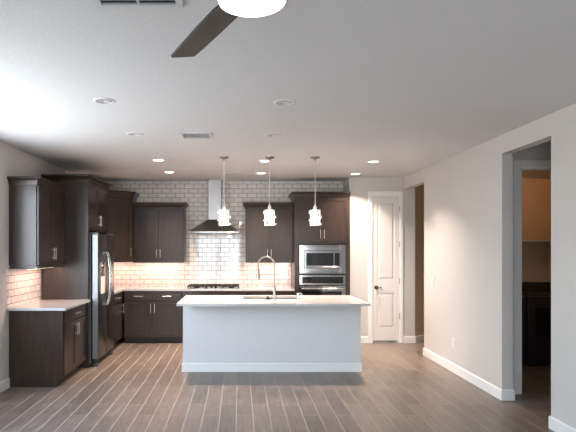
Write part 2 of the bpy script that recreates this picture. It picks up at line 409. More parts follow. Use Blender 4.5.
# ---------------------------------------------------------------- cabinets
CP = [(0, 0), (0.010, 0), (0.014, 0.018), (0.028, 0.045), (0.046, 0.060), (0.052, 0.064), (0.052, 0.085), (0, 0.085)]
def pull(parent, F, u, v, z, L=0.15, vert=True):
    bm = B(); r = 0.0055; st = 0.032; h = L/2; k = h*0.66
    if vert:
        tube(bm, [(u, v-st, z-h), (u, v-st, z+h)], r, 8, F)
        for s in (-k, k): tube(bm, [(u, v, z+s), (u, v-st, z+s)], r*0.9, 8, F)
    else:
        tube(bm, [(u-h, v-st, z), (u+h, v-st, z)], r, 8, F)
        for s in (-k, k): tube(bm, [(u+s, v, z), (u+s, v-st, z)], r*0.9, 8, F)
    link('handle', bm, 'pull', parent, True)
def cdoor(root, F, u0, u1, z0, z1, hand=None, hz=None, name='door', rail=0.058, hl=0.15):
    """shaker door on face plane y=0, thickness 0.02 outwards (-y)"""
    bm = B(); t = 0.02; g = 0.0015
    u0 += g; u1 -= g; z0 += g; z1 -= g
    box(bm, u0, u0+rail, -t, 0, z0, z1, 0.0012, F); box(bm, u1-rail, u1, -t, 0, z0, z1, 0.0012, F)
    box(bm, u0+rail, u1-rail, -t, 0, z0, z0+rail, 0, F); box(bm, u0+rail, u1-rail, -t, 0, z1-rail, z1, 0, F)
    box(bm, u0+rail, u1-rail, -t+0.009, 0, z0+rail, z1-rail, 0, F)
    d = link(name, bm, 'wood', root)
    if hand == 'l': pull(d, F, u0+0.03, -t, hz, hl)
    if hand == 'r': pull(d, F, u1-0.03, -t, hz, hl)
    return d
def cdrawer(root, F, u0, u1, z0, z1, hl=0.15, handle=True):
    bm = B(); box(bm, u0+.0015, u1-.0015, -0.02, 0, z0+.0015, z1-.0015, 0.002, F)
    d = link('drawer', bm, 'wood', root)
    if handle: pull(d, F, (u0+u1)/2, -0.02, (z0+z1)/2, hl, False)
    return d
def root_at(name, label, cat, F, w_, z=0):
    p = F @ Vector((w_/2, 0, z)); return thing(name, label, cat, (p.x, p.y, z))

# left base cabinet : faces +X.  frame with local x -> +Y, local -y -> +X
FL = frame(-2.045, 6.0, PI/2)
r = root_at('base_cabinet', 'dark brown base cabinet with one drawer over two doors, nearer than the refrigerator', 'cabinet', FL, 0.92)
link('body', box(B(), 0.0, 0.92, 0.0, 0.60, 0.10, 0.882, 0, FL), 'wood', r)
bm = B(); box(bm, -0.02, 0.0, -0.018, 0.60, 0.10, 0.882, 0.001, FL); box(bm, -0.02, 0.0, 0.055, 0.60, 0.0, 0.10, 0, FL); link('end_panel', bm, 'wood', r)
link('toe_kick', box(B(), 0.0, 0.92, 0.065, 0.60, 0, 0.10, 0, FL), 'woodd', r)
cdrawer(r, FL, 0.03, 0.90, 0.72, 0.872)
cdoor(r, FL, 0.03, 0.465, 0.115, 0.71, 'r', 0.60); cdoor(r, FL, 0.465, 0.90, 0.115, 0.71, 'l', 0.60)
tag(link('countertop', box(B(), XL+0.009, -1.98, 5.925, 6.925, 0.884, 0.914, 0.002), 'quartz'), 'short white quartz countertop on the left wall cabinet beside the refrigerator', 'countertop')

# left wall cabinet
FU = frame(-2.335, 6.0, PI/2)
r = root_at('wall_cabinet', 'dark brown two-door wall cabinet with crown above the short left counter', 'cabinet', FU, 0.92, 1.39)
link('body', box(B(), 0, 0.915, 0, 0.318, 1.395, 2.34, 0, FU), 'wood', r)
link('end_panel', box(B(), -0.012, 0, 0, 0.318, 1.395, 2.34, 0.001, FU), 'wood', r)
link('light_rail', box(B(), -0.014, 0.915, -0.018, 0.318, 1.36, 1.394, 0.002, FU), 'wood', r)
cdoor(r, FU, 0.004, 0.46, 1.40, 2.325, 'r', 1.53); cdoor(r, FU, 0.46, 0.912, 1.40, 2.325, 'l', 1.53)
link('crown_molding', crown(B(), [(XL, 5.988), (-2.335, 5.988), (-2.335, 6.925)], 2.333, CP), 'wood', r)
bm = B(); prism(bm, [(XL+0.001, 5.99), (-2.337, 5.99), (-2.337, 6.92), (XL+0.001, 6.92)], 2.385, 2.415); link('top_board', bm, 'woodd', r)

# refrigerator surround
FR_ = frame(-2.03, 6.93, PI/2)
r = root_at('refrigerator_cabinet', 'tall dark brown surround with side panel and cabinet above the refrigerator', 'cabinet', FR_, 1.03)
link('side_panel', box(B(), 0.0, 0.022, -0.02, 0.59, 0, 2.50, 0.001, FR_), 'wood', r)
link('side_panel', box(B(), 1.008, 1.03, -0.02, 0.59, 0, 2.50, 0.001, FR_), 'wood', r)
link('body', box(B(), 0.022, 1.008, 0, 0.595, 1.84, 2.50, 0, FR_), 'wood', r)
cdoor(r, FR_, 0.03, 0.515, 1.87, 2.48, 'r', 1.985); cdoor(r, FR_, 0.515, 1.0, 1.87, 2.48, 'l', 1.985)
link('crown_molding', crown(B(), [(XL+.03, 6.93), (-2.01, 6.93), (-2.01, 7.96), (XL+.03, 7.96)], 2.492, CP), 'wood', r)
bm = B(); prism(bm, [(XL+0.03, 6.932), (-2.012, 6.932), (-2.012, 7.958), (XL+0.03, 7.958)], 2.55, 2.576); link('top_board', bm, 'woodd', r)

# refrigerator (side by side, faces +X)
FF = frame(-1.975, 6.985, PI/2)
r = root_at('refrigerator', 'stainless side-by-side refrigerator with dispenser and curved handles', 'refrigerator', FF, 0.90)
link('body', box(B(), 0, 0.90, 0.012, 0.60, 0.03, 1.78, 0.006, FF), 'fside', r)
def fdoor(name, u0, u1):
    bm = B(); box(bm, u0, u1, -0.085, 0, 0.10, 1.79, 0.012, FF, 3); d = link(name, bm, 'fsteel', r, True)
    return d
fd = fdoor('freezer_door', 0.0, 0.405); rd = fdoor('refrigerator_door', 0.411, 0.90)
link('door_edge', box(B(), -0.003, 0.001, -0.078, -0.008, 0.11, 1.78, 0.001, FF), 'fedge', fd)
def fhandle(d, u):
    pts = []
    for k in range(17):
        s = k/16; pts.append((u, -0.085-0.012-0.052*math.sin(PI*s)**0.7, 0.80+0.74*s))
    bm = B(); tube(bm, pts, 0.013, 10, FF)
    for z in (0.81, 1.53): tube(bm, [(u, -0.084, z), (u, -0.10, z)], 0.014, 10, FF)
    link('handle', bm, 'chrome', d, True)
fhandle(fd, 0.372); fhandle(rd, 0.446)
bm = B(); box(bm, 0.09, 0.345, -0.088, -0.083, 0.95, 1.43, 0.002, FF); dp = link('dispenser', bm, 'blackg', fd)
link('dispenser_recess', box(B(), 0.11, 0.325, -0.0895, -0.0885, 0.97, 1.21, 0, FF), 'white', dp)
link('display', box(B(), 0.14, 0.24, -0.0895, -0.0885, 1.345, 1.37, 0, FF), 'lit' if False else 'white', dp)
bm = B(); lathe(bm, [(0.013, 0), (0.013, -0.003), (0, -0.003)], (0.80, -0.085, 1.71), 16, 'y', FF); link('badge', bm, 'chrome', rd, True)
link('kick_grille', box(B(), 0.01, 0.89, -0.03, 0.012, 0.03, 0.095, 0.003, FF), 'blackm', r)
for u in (0.02, 0.82):
    link('foot', box(B(), u, u+0.06, -0.07, 0.0, 0.0, 0.045, 0.008, FF), 'fside', r)
for u in (0.02, 0.80): link('hinge_cover', box(B(), u, u+0.08, -0.07, 0.06, 1.785, 1.81, 0.005, FF), 'fside', r)

# corner wall cabinet (diagonal face)
AX, AY, BX, BY = -2.30, 8.50, -1.83, 8.97
L = math.hypot(BX-AX, BY-AY)
FC = frame(AX, AY, PI/4)
r = thing('corner_cabinet', 'tall dark brown diagonal corner wall cabinet beside refrigerator surround', 'cabinet', ((AX+BX)/2, (AY+BY)/2, 1.37))
poly = [(XL+0.01, AY), (AX, AY), (BX, BY), (BX, YB-0.002), (XL+0.01, YB-0.002)]
link('body', prism(B(), poly, 1.395, 2.50), 'wood', r)
cdoor(r, FC, 0.04, L-0.04, 1.40, 2.47, 'r', 1.53, rail=0.06)
link('light_rail', crown(B(), [(XL+0.01, AY), (AX, AY), (BX, BY), (BX, YB-0.002)], 1.36, [(-0.02, 0), (0.004, 0), (0.004, 0.034), (-0.02, 0.034)]), 'wood', r)
link('crown_molding', crown(B(), [(XL+0.01, AY), (AX, AY), (BX, BY), (BX, YB-0.002)], 2.480, CP), 'wood', r)

def wallcab(label, x0, x1, z0, z1, crown_path, zc):
    F = frame(x0, 8.975, 0); w_ = x1-x0
    r = root_at('wall_cabinet', label, 'cabinet', F, w_, z0-0.03)
    link('body', box(B(), 0, w_, 0, 0.323, z0, z1, 0, F), 'wood', r)
    link('light_rail', box(B(), 0, w_, -0.018, 0.0, z0-0.034, z0+0.004, 0.002, F), 'wood', r)
    cdoor(r, F, 0.012, w_/2, z0+0.006, z1-0.02, 'r', z0+0.13, hl=0.14); cdoor(r, F, w_/2, w_-0.012, z0+0.006, z1-0.02, 'l', z0+0.13, hl=0.14)
    link('crown_molding', crown(B(), crown_path, zc, CP), 'wood', r)
    link('top_board', box(B(), 0.002, w_-0.002, 0.002, 0.32, zc+0.05, zc+0.083, 0, F), 'woodd', r)
    return r
wallcab('dark brown two-door wall cabinet left of the range hood', -1.825, -0.945, 1.38, 2.31, [(-1.825, 8.975), (-0.945, 8.975), (-0.945, YB-.002)], 2.295)
wallcab('dark brown two-door wall cabinet between range hood and oven cabinet', 0.115, 0.928, 1.38, 2.31, [(0.115, YB-.002), (0.115, 8.975), (0.928, 8.975)], 2.295)

# base cabinets on the back wall
def basecab(label, x0, x1, kind):
    F = frame(x0, 8.695, 0); w_ = x1-x0
    r = root_at('base_cabinet', label, 'cabinet', F, w_)
    link('body', box(B(), 0, w_, 0, 0.60, 0.10, 0.882, 0, F), 'wood', r)
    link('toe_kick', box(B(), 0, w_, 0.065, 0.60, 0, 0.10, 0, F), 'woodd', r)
    if kind == 2:
        h = w_/2
        cdrawer(r, F, 0.006, h, 0.72, 0.872); cdrawer(r, F, h, w_-0.006, 0.72, 0.872)
        cdoor(r, F, 0.006, h, 0.115, 0.71, 'r', 0.60); cdoor(r, F, h, w_-0.006, 0.115, 0.71, 'l', 0.60)
    else:
        cdrawer(r, F, 0.006, w_-0.006, 0.72, 0.872, handle=(kind != 3))
        for a, b in ((0.115, 0.41), (0.41, 0.71)): cdrawer(r, F, 0.006, w_-0.006, a, b, 0.3)
    return r
basecab('dark brown base cabinet with two drawers and two doors left of the island', -1.92, -0.955, 2)
basecab('dark brown base cabinet under the gas cooktop behind the island', -0.95, 0.10, 3)
basecab('dark brown drawer base cabinet between cooktop and wall oven', 0.105, 0.92, 1)
FB = frame(-1.955, 7.97, PI/2)
r = root_at('base_cabinet', 'narrow dark brown base cabinet tucked between refrigerator and corner', 'cabinet', FB, 0.72)
link('body', box(B(), 0, 1.32, 0, 0.66, 0.10, 0.882, 0, FB), 'wood', r)
link('toe_kick', box(B(), 0, 1.32, 0.065, 0.66, 0, 0.10, 0, FB), 'woodd', r)
cdrawer(r, FB, 0.01, 0.64, 0.72, 0.872); cdoor(r, FB, 0.01, 0.64, 0.115, 0.71, 'r', 0.60)
bm = B()
prism(bm, [(XL+0.009, 7.965), (-1.925, 7.965), (-1.925, 8.665), (0.925, 8.665), (0.925, YB-0.001), (XL+0.009, YB-0.001)], 0.884, 0.914)
tag(link('countertop', bm, 'quartz'), 'long white quartz countertop along the tiled back wall holding the cooktop', 'countertop')

# tall oven cabinet
F = frame(0.93, 8.695, 0); w_ = 0.915
r = root_at('oven_cabinet', 'tall dark brown oven cabinet right of the counter with two upper doors', 'cabinet', F, w_)
bm = B()
box(bm, 0, 0.07, 0, 0.60, 0.10, 2.46, 0, F); box(bm, w_-0.07, w_, 0, 0.60, 0.10, 2.46, 0, F)
box(bm, 0.07, w_-0.07, 0, 0.60, 1.66, 2.46, 0, F); box(bm, 0.07, w_-0.07, 0, 0.60, 0.10, 0.50, 0, F); box(bm, 0.07, w_-0.07, 0.5, 0.60, 0.5, 1.66, 0, F)
box(bm, 0.07, w_-0.07, 0.0, 0.5, 1.15, 1.165, 0, F)
link('body', bm, 'wood', r)
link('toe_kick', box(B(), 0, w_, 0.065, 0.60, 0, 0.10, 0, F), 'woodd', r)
cdoor(r, F, 0.01, w_/2, 1.70, 2.44, 'r', 1.83); cdoor(r, F, w_/2, w_-0.01, 1.70, 2.44, 'l', 1.83)
cdrawer(r, F, 0.01, w_-0.01, 0.115, 0.49, 0.3)
link('crown_molding', crown(B(), [(0.93, YB-.002), (0.93, 8.695), (1.858, 8.695)], 2.452, CP), 'wood', r)
link('filler', box(B(), w_, 1.857-0.93, 0.0, 0.05, 0.1, 2.50, 0, F), 'wood', r)
link('top_board', box(B(), 0.002, w_, 0.002, 0.6, 2.50, 2.53, 0, F), 'woodd', r)

# microwave with trim kit
F = frame(0.93, 8.69, 0)
mx0, mx1, mz0, mz1 = 0.078, 0.842, 1.175, 1.648
r = root_at('microwave', 'built-in stainless microwave above the wall oven', 'microwave', F, 0.92, mz0)
bm = B(); fw = 0.07
box(bm, mx0, mx0+0.085, -0.03, 0, mz0, mz1, 0.003, F); box(bm, mx1-0.085, mx1, -0.03, 0, mz0, mz1, 0.003, F)
box(bm, mx0+0.085, mx1-0.085, -0.03, 0, mz1-0.09, mz1, 0.003, F); box(bm, mx0+0.085, mx1-0.085, -0.03, 0, mz0, mz0+0.09, 0.003, F)
link('trim_frame', bm, 'steel', r)
link('body', box(B(), mx0+0.09, mx1-0.09, 0, 0.42, mz0+0.09, mz1-0.09, 0, F), 'blackm', r)
bm = B(); box(bm, mx0+0.087, mx1-0.087, -0.045, -0.002, mz0+0.092, mz1-0.092, 0.004, F); d = link('door', bm, 'steel', r)
link('window', box(B(), mx0+0.11, mx1-0.20, -0.048, -0.0455, mz0+0.13, mz1-0.13, 0.001, F), 'blackg', d)
link('control_panel', box(B(), mx1-0.185, mx1-0.10, -0.048, -0.0455, mz0+0.13, mz1-0.13, 0.001, F), 'blackg', r)
bm = B()
tube(bm, [(mx0+0.11, -0.075, mz0+0.108), (mx1-0.11, -0.075, mz0+0.108)], 0.011, 10, F)
for u in (mx0+0.13, mx1-0.13): tube(bm, [(u, -0.045, mz0+0.108), (u, -0.075, mz0+0.108)], 0.008, 8, F)
link('handle', bm, 'chrome', d, True)
bm = B()
for z in (mz1-0.03, mz0+0.02):
    bm = B(); box(bm, mx0+0.12, mx1-0.12, -0.032, -0.0295, z, z+0.006, 0, F); link('vent_slot', bm, 'blackm', r)

# wall oven
oz0, oz1 = 0.52, 1.145
r = root_at('wall_oven', 'stainless wall oven under the microwave half hidden by island', 'oven', F, 0.92, oz0)
link('body', box(B(), mx0+0.01, mx1-0.01, 0, 0.48, oz0, oz1, 0, F), 'blackm', r)
link('control_frame', box(B(), mx0, mx1, -0.025, 0, oz1-0.16, oz1, 0.003, F), 'steel', r)
link('control_panel', box(B(), mx0+0.045, mx1-0.035, -0.028, -0.0255, oz1-0.135, oz1-0.025, 0.001, F), 'blackg', r)
bm = B(); box(bm, mx0, mx1, -0.03, 0, oz0, oz1-0.172, 0.004, F); d = link('door', bm, 'steel', r)
link('window', box(B(), mx0+0.06, mx1-0.06, -0.033, -0.0305, oz0+0.09, oz1-0.265, 0.001, F), 'blackg', d)
bm = B(); hz = oz1-0.215
tube(bm, [(mx0+0.03, -0.08, hz), (mx1-0.03, -0.08, hz)], 0.014, 12, F)
for u in (mx0+0.06, mx1-0.06): tube(bm, [(u, -0.03, hz), (u, -0.08, hz)], 0.010, 8, F)
link('handle', bm, 'chrome', d, True)

# range hood
hx = -0.42
r = thing('range_hood', 'stainless pyramid range hood with tall chimney over cooktop', 'range hood', (hx, 9.05, 1.85))
bm = B(); a = 0.432; yb = YB-0.002; yfr = 8.80
box(bm, hx-a, hx+a, yfr, yb, 1.855, 1.885, 0.002)
link('rim', bm, 'steel', r)
bm = B(); lo = [(hx-a, yfr), (hx+a, yfr), (hx+a, yb), (hx-a, yb)]; hi = [(hx-0.12, 9.02), (hx+0.12, 9.02), (hx+0.12, yb), (hx-0.12, yb)]
vl = [bm.verts.new((x, y, 1.885)) for x, y in lo]; vh = [bm.verts.new((x, y, 2.095)) for x, y in hi]
for k in range(4): bm.faces.new((vl[k], vl[(k+1) % 4], vh[(k+1) % 4], vh[k]))
bm.faces.new(vl); bm.faces.new(vh)
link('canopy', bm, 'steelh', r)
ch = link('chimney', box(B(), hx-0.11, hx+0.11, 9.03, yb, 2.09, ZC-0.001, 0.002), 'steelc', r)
bm = B()
for k in range(6): box(bm, hx+0.1095, hx+0.1115, 9.08+k*0.025, 9.09+k*0.025, 2.50, 2.62)
link('vent_slots', bm, 'blackm', ch)
for s in (-1, 1): link('filter', box(B(), hx+s*0.21-0.19, hx+s*0.21+0.19, 8.86, 9.24, 1.848, 1.854, 0), 'steelh', r)
for s in (-0.3, 0.3):
    bm = B(); lathe(bm, [(0.035, 0), (0.035, -0.004), (0, -0.004)], (hx+s, 8.832, 1.8545), 16); link('lamp_lens', bm, 'bulboff', r)

# gas cooktop
cx = -0.43; cw = 0.45
r = thing('cooktop', 'black gas cooktop with cast iron grates and front knobs', 'cooktop', (cx, 8.98, 0.914))
link('body', box(B(), cx-cw, cx+cw, 8.73, 9.23, 0.914, 0.922, 0.002), 'steel', r)
for k in range(3):
    gx0 = cx-cw+0.012+k*0.292; gx1 = gx0+0.288
    bm = B()
    y0_, y1_ = 8.83 if k == 1 else 8.75, 9.21
    for (a, b, c_, d_) in ((gx0, gx1, y0_, y0_+0.014), (gx0, gx1, y1_-0.014, y1_), (gx0, gx0+0.014, y0_, y1_), (gx1-0.014, gx1, y0_, y1_), ((gx0+gx1)/2-0.006, (gx0+gx1)/2+0.006, y0_, y1_), (gx0, gx1, (y0_+y1_)/2-0.006, (y0_+y1_)/2+0.006)):
        box(bm, a, b, c_, d_, 0.945, 0.965)
    for a in (gx0, gx1-0.014):
        for c_ in (y0_, y1_-0.014): box(bm, a, a+0.014, c_, c_+0.014, 0.922, 0.945)
    for q in range(5):
        a = gx0+0.03+q*0.055; box(bm, a, a+0.01, y0_+0.05, y0_+0.16, 0.95, 0.968)
    link('grate', bm, 'blackm', r)
for bx, by, br_ in ((-0.3, 8.87, .04), (-0.3, 9.1, .035), (0, 9.02, .055), (0.3, 8.87, .035), (0.3, 9.1, .04)):
    bm = B(); lathe(bm, [(br_+.01, 0), (br_+.01, .01), (br_, .012), (br_, .022), (0, .024)], (cx+bx, by, 0.922), 20); link('burner', bm, 'blackm', r, True)
for k in range(5):
    bm = B(); lathe(bm, [(0.021, 0), (0.021, .004), (0.017, .006), (0.016, .03), (0.0, .032)], (cx-0.15+k*0.075, 8.775, 0.922), 16); link('knob', bm, 'nickel', r, True)

# under cabinet lights
def ucl(label, x0, x1, y0, y1, z, along, P):
    r = thing('under_cabinet_light', label, 'light', ((x0+x1)/2, (y0+y1)/2, z-0.016), 'under cabinet lights')
    link('housing', box(B(), x0, x1, y0, y1, z-0.010, z, 0.001), 'white', r)
    link('diffuser', box(B(), x0+0.004, x1-0.004, y0+0.004, y1-0.004, z-0.013, z-0.010), 'strip', r)
    lamp('strip_light', 'AREA', r, ((x0+x1)/2, (y0+y1)/2, z-0.0165), P, (1.0, 0.58, 0.46), shape='RECTANGLE', size=x1-x0, size_y=y1-y0)
ucl('light strip under the wall cabinet over the short left counter', -2.47, -2.44, 6.06, 6.86, 1.394 - 0.035, 'y', UCW)
ucl('light strip under the wall cabinet left of the hood', -1.77, -0.99, 9.10, 9.13, 1.379, 'x', UCW*1.15)
ucl('light strip under the wall cabinet between hood and oven', 0.16, 0.87, 9.10, 9.13, 1.379, 'x', UCW)
ucl('light strip under the diagonal corner cabinet', -2.35, -1.98, 9.05, 9.08, 1.394, 'x', UCW*0.75)

# ---------------------------------------------------------------- island
IX0, IX1, IY0, IY1 = -0.725, 1.575, 6.725, 7.52
r = thing('kitchen_island', 'long pale grey kitchen island with white baseboard in centre of floor', 'island', ((IX0+IX1)/2, (IY0+IY1)/2, 0))
bm = B()
box(bm, IX0, IX1, IY0, IY0+0.12, 0, 0.882); box(bm, IX0, IX0+0.03, IY0+0.12, IY1, 0, 0.882); box(bm, IX1-0.03, IX1, IY0+0.12, IY1, 0, 0.882)
link('body', bm, 'isl', r)
bm = B(); crown(bm, [(IX0, IY1), (IX0, IY0), (IX1, IY0), (IX1, IY1)], 0, PB); link('baseboard', bm, 'trim', r)
FI = frame(IX1-0.03, IY1-0.01, PI)
link('cabinet_box', box(B(), 0, IX1-IX0-0.06, 0.02, 0.62, 0.10, 0.60, 0, FI), 'wood', r)
link('toe_kick', box(B(), 0, IX1-IX0-0.06, 0.08, 0.62, 0, 0.10, 0, FI), 'woodd', r)
for k in range(4):
    wd = (IX1-IX0-0.06)/4; cdoor(r, FI, k*wd, (k+1)*wd, 0.11, 0.875, 'l' if k % 2 else 'r', 0.75)
# top with sink cut-out
TX0, TX1, TY0, TY1 = -0.770, 1.618, 6.40, 7.56
SX0, SX1, SY0, SY1 = 0.06, 0.84, 7.02, 7.44
bm = B()
for (a, b, c_, d_) in ((TX0, SX0, TY0, TY1), (SX1, TX1, TY0, TY1), (SX0, SX1, TY0, SY0), (SX0, SX1, SY1, TY1)): box(bm, a, b, c_, d_, 0.884, 0.914)
bmesh.ops.remove_doubles(bm, verts=bm.verts, dist=1e-5)
tag(link('countertop', bm, 'quartz'), 'large white quartz countertop overhanging the kitchen island', 'countertop')
bm = B(); w2 = 0.01
box(bm, SX0, SX1, SY0, SY1, 0.66, 0.67)
for (a, b, c_, d_) in ((SX0-w2, SX0, SY0-w2, SY1+w2), (SX1, SX1+w2, SY0-w2, SY1+w2), (SX0, SX1, SY0-w2, SY0), (SX0, SX1, SY1, SY1+w2)): box(bm, a, b, c_, d_, 0.66, 0.883)
s = thing('sink', 'undermount stainless sink set into the island countertop', 'sink', ((SX0+SX1)/2, (SY0+SY1)/2, 0.66))
link('basin', bm, 'steel', s)
bm = B(); lathe(bm, [(0.045, 0), (0.04, .004), (0.01, .002), (0, .002)], (0.45, 7.2, 0.67), 20); link('drain', bm, 'chrome', s, True)
# spring faucet
fx, fy = 0.474, 6.955
r = thing('kitchen_faucet', 'tall brushed spring faucet arched over the island sink', 'faucet', (fx, fy, 0.914))
bm = B(); lathe(bm, [(0.028, 0), (0.028, .008), (0.019, .014), (0.018, .17), (0.014, .18)], (fx, fy, 0.914), 20); link('base', bm, 'nickel', r, True)
bm = B(); R = 0.112; zc = 1.37; d_ = Vector((-0.965, 0.26, 0)).normalized()
pts = [Vector((fx, fy, 1.08+0.29*k/6)) for k in range(6)]
for k in range(17):
    a = PI*k/16; pts.append(Vector((fx, fy, zc))+d_*(R-R*math.cos(a))+Vector((0, 0, R*math.sin(a))))
end = pts[-1]
for k in range(1, 4): pts.append(end-Vector((0, 0, 0.03*k)))
tube(bm, pts, 0.0105, 10)
link('spout', bm, 'nickel', r, True)
bm = B(); cum = 0; prev = None; helix = []
P = pts[3:]
Ls = [0]
for a, b in zip(P, P[1:]): Ls.append(Ls[-1]+(b-a).length)
tot = Ls[-1]; nn = 520; turns = 44
for i in range(nn+1):
    s_ = tot*i/nn; j = max(k for k in range(len(Ls)) if Ls[k] <= s_+1e-9); j = min(j, len(P)-2)
    f = (s_-Ls[j])/(Ls[j+1]-Ls[j]); p = P[j].lerp(P[j+1], f); t_ = (P[j+1]-P[j]).normalized()
    side = Vector((-d_.y, d_.x, 0)); n2 = t_.cross(side)
    an = 2*PI*turns*i/nn; helix.append(p+(side*math.cos(an)+n2*math.sin(an))*0.0125)
tube(bm, helix, 0.0022, 5)
link('spring', bm, 'nickel', r, True)
hp = end-Vector((0, 0, 0.09))
bm = B(); lathe(bm, [(0.014, 0.05), (0.02, 0.03), (0.024, -0.06), (0.027, -0.105), (0.016, -0.11)], tuple(hp), 16); link('spray_head', bm, 'nickel', r, True)
bm = B(); tube(bm, [(fx, fy, 1.245), (hp.x, hp.y, 1.245)], 0.005, 8); lathe(bm, [(0.02, -0.008), (0.02, 0.008)], (fx, fy, 1.245), 14)
link('support_arm', bm, 'nickel', r, True)
bm = B(); tube(bm, [(fx-0.015, fy, 1.03), (fx-0.05, fy, 1.03), (fx-0.095, fy, 1.045)], [0.011, 0.009, 0.006], 10); link('lever', bm, 'nickel', r, True)
# soap dispenser and stopper
r = thing('soap_dispenser', 'small chrome soap pump right of the island faucet', 'soap dispenser', (0.79, 6.965, 0.914))
bm = B(); lathe(bm, [(0.025, 0), (0.025, .008), (0.014, .014), (0.013, .06), (0.018, .062), (0.018, .085), (0, .088)], (0.79, 6.965, 0.914), 16); link('pump', bm, 'chrome', r, True)
bm = B(); tube(bm, [(0.79, 6.965, 0.990), (0.825, 6.99, 0.992), (0.85, 7.01, 0.978)], 0.008, 8); link('spout', bm, 'chrome', r, True)
bm = B(); lathe(bm, [(0.040, 0), (0.038, .008), (0.016, .014), (0.015, .030), (0.022, .036), (0.0, .042)], (0.385, 6.965, 0.914), 18)
tag(link('sink_stopper', bm, 'blackm', None, True), 'small black stopper on island counter just left of faucet base', 'sink stopper')

# ---------------------------------------------------------------- pendants
def pendant(x, y, label):
    r = thing('pendant_light', label, 'pendant light', (x, y, 1.896), 'pendant lights over the island')
    bm = B(); lathe(bm, [(0.062, ZC-0.001), (0.060, ZC-0.012), (0.035, ZC-0.024), (0.008, ZC-0.03), (0.008, ZC-0.05), (0, ZC-0.05)], (x, y, 0), 24); link('canopy', bm, 'canopy', r, True)
    bm = B(); tube(bm, [(x, y, 2.14), (x, y, ZC-0.03)], 0.005, 8); link('cord', bm, 'white', r)
    bm = B(); lathe(bm, [(0.008, 2.165), (0.012, 2.15), (0.022, 2.135), (0.022, 2.10), (0, 2.10)], (x, y, 0), 16); link('socket', bm, 'white', r, True)
    bm = B(); lathe(bm, [(0.0, 2.10), (0.018, 2.10), (0.024, 2.0), (0.018, 1.93), (0, 1.92)], (x, y, 0), 24); link('glass_core', bm, 'pend', r, True)
    bm = B(); n = 24
    rnd = random.Random(7)
    for i, (za, zb_) in enumerate(((1.900, 1.917), (1.948, 1.968), (1.998, 2.018), (2.052, 2.090))):
        ox, oy = (0.010*math.cos(i*PI), 0.0); ro, ri = 0.077-0.004*(i % 2), 0.069-0.004*(i % 2)
        tl = 0.006*(-1)**i
        lo, hi = [], []
        rings = []
        for (rr, z) in ((ro, za), (ro, zb_), (ri, zb_), (ri, za)):
            rings.append([bm.verts.new((x+ox+rr*math.cos(2*PI*k/n), y+oy+rr*math.sin(2*PI*k/n), z+tl*math.cos(2*PI*k/n+i))) for k in range(n)])
        for a, b in zip(rings, rings[1:]+rings[:1]):
            for k in range(n): bm.faces.new((a[k], a[(k+1) % n], b[(k+1) % n], b[k]))
    link('band_shade', bm, M['band'], r, True)
    bm = B()
    for k in range(5):
        an = 2*PI*k/5+0.2; F_ = Matrix.Translation((x, y, 0)) @ Matrix.Rotation(an, 4, 'Z'); box(bm, 0.060, 0.066, -0.009, 0.009, 1.90, 2.10, 0, F_)
    link('upright_band', bm, M['band'], r)
    lamp('bulb', 'POINT', r, (x, y, 1.885), PENW, (1.0, 0.86, 0.70), shadow_soft_size=0.03)
    return r
M['band'] = emit('frosted_band', (1.0, 0.96, 0.92), 0.35)
pr = pendant(-0.196, 6.80, 'leftmost banded pendant light, hanging nearest the range hood')
copy_tree(pr, (0.400, 6.80, 1.896), 'middle banded pendant light hanging above the faucet')
copy_tree(pr, (0.997, 6.80, 1.896), 'rightmost banded pendant light hanging in front of the oven cabinet')

# ---------------------------------------------------------------- recessed lights
def can(x, y, lit, label, group):
    r = thing('recessed_light', label, 'recessed light', (x, y, ZC-0.012), group)
    bm = B(); ri = 0.066; ro = 0.092; n = 32
    lathe(bm, [(ri, ZC-0.001), (ri, ZC-0.004), (ri+0.004, ZC-0.008), (ro-0.006, ZC-0.006), (ro, ZC-0.001)], (x, y, 0), n)
    for f in [f for f in bm.faces if len(f.verts) > 4]: bm.faces.remove(f)
    link('trim_ring', bm, 'can', r, True)
    bm = B(); lathe(bm, [(0, ZC-0.003), (0.065, ZC-0.003), (0.067, ZC-0.0015), (0, ZC-0.001)] if lit else [(0.0, ZC-0.0085), (0.03, ZC-0.008), (0.055, ZC-0.005), (0.066, ZC-0.0015), (0, ZC-0.001)], (x, y, 0), n)
    link('lens', bm, 'lit' if lit else 'bulboff', r, True)  # unlit lens is greyed to stand in for shade inside the recess
    if not lit:
        bm = B(); lathe(bm, [(0.0, ZC-0.013), (0.022, ZC-0.012), (0.033, ZC-0.0065), (0, ZC-0.006)], (x+0.022, y, 0), 20); link('bright_spot', bm, 'white', r, True)  # white disc set off-centre as the lens's bright spot, light put in as colour
    if lit: lamp('downlight', 'AREA', r, (x, y, ZC-0.0095), CANW, (1.0, 0.82, 0.70), shape='DISK', size=0.05, spread=math.radians(112))
    return r
G1 = 'lit recessed lights over the kitchen'; G2 = 'unlit recessed lights in the near ceiling'
p1 = can(-1.09, 7.02, True, 'lit recessed light above floor left of island, nearer of its pair', G1)
for x, y, lb in ((-1.09, 8.14, 'lit recessed light left of the hood, closest to left tiled wall'), (0.35, 7.10, 'lit recessed light just behind the middle pendant canopy'),
                 (0.355, 8.24, 'lit recessed light nearest back wall between left and middle pendants'), (1.85, 7.15, 'lit recessed light in front of the pantry door'),
                 (1.86, 8.32, 'lit recessed light nearest the corner of the pantry wall')):
    copy_tree(p1, (x, y, ZC-0.012), lb)
p2 = can(-1.088, 4.20, False, 'unlit recessed light nearest viewer on the left of ceiling', G2)
for x, y, lb in ((-1.087, 5.42, 'unlit recessed light left of the square ceiling register'), (0.368, 4.24, 'unlit recessed light nearest viewer, right of the ceiling fan'),
                 (0.354, 5.46, 'unlit recessed light just nearer than the middle pendant')):
    copy_tree(p2, (x, y, ZC-0.012), lb)

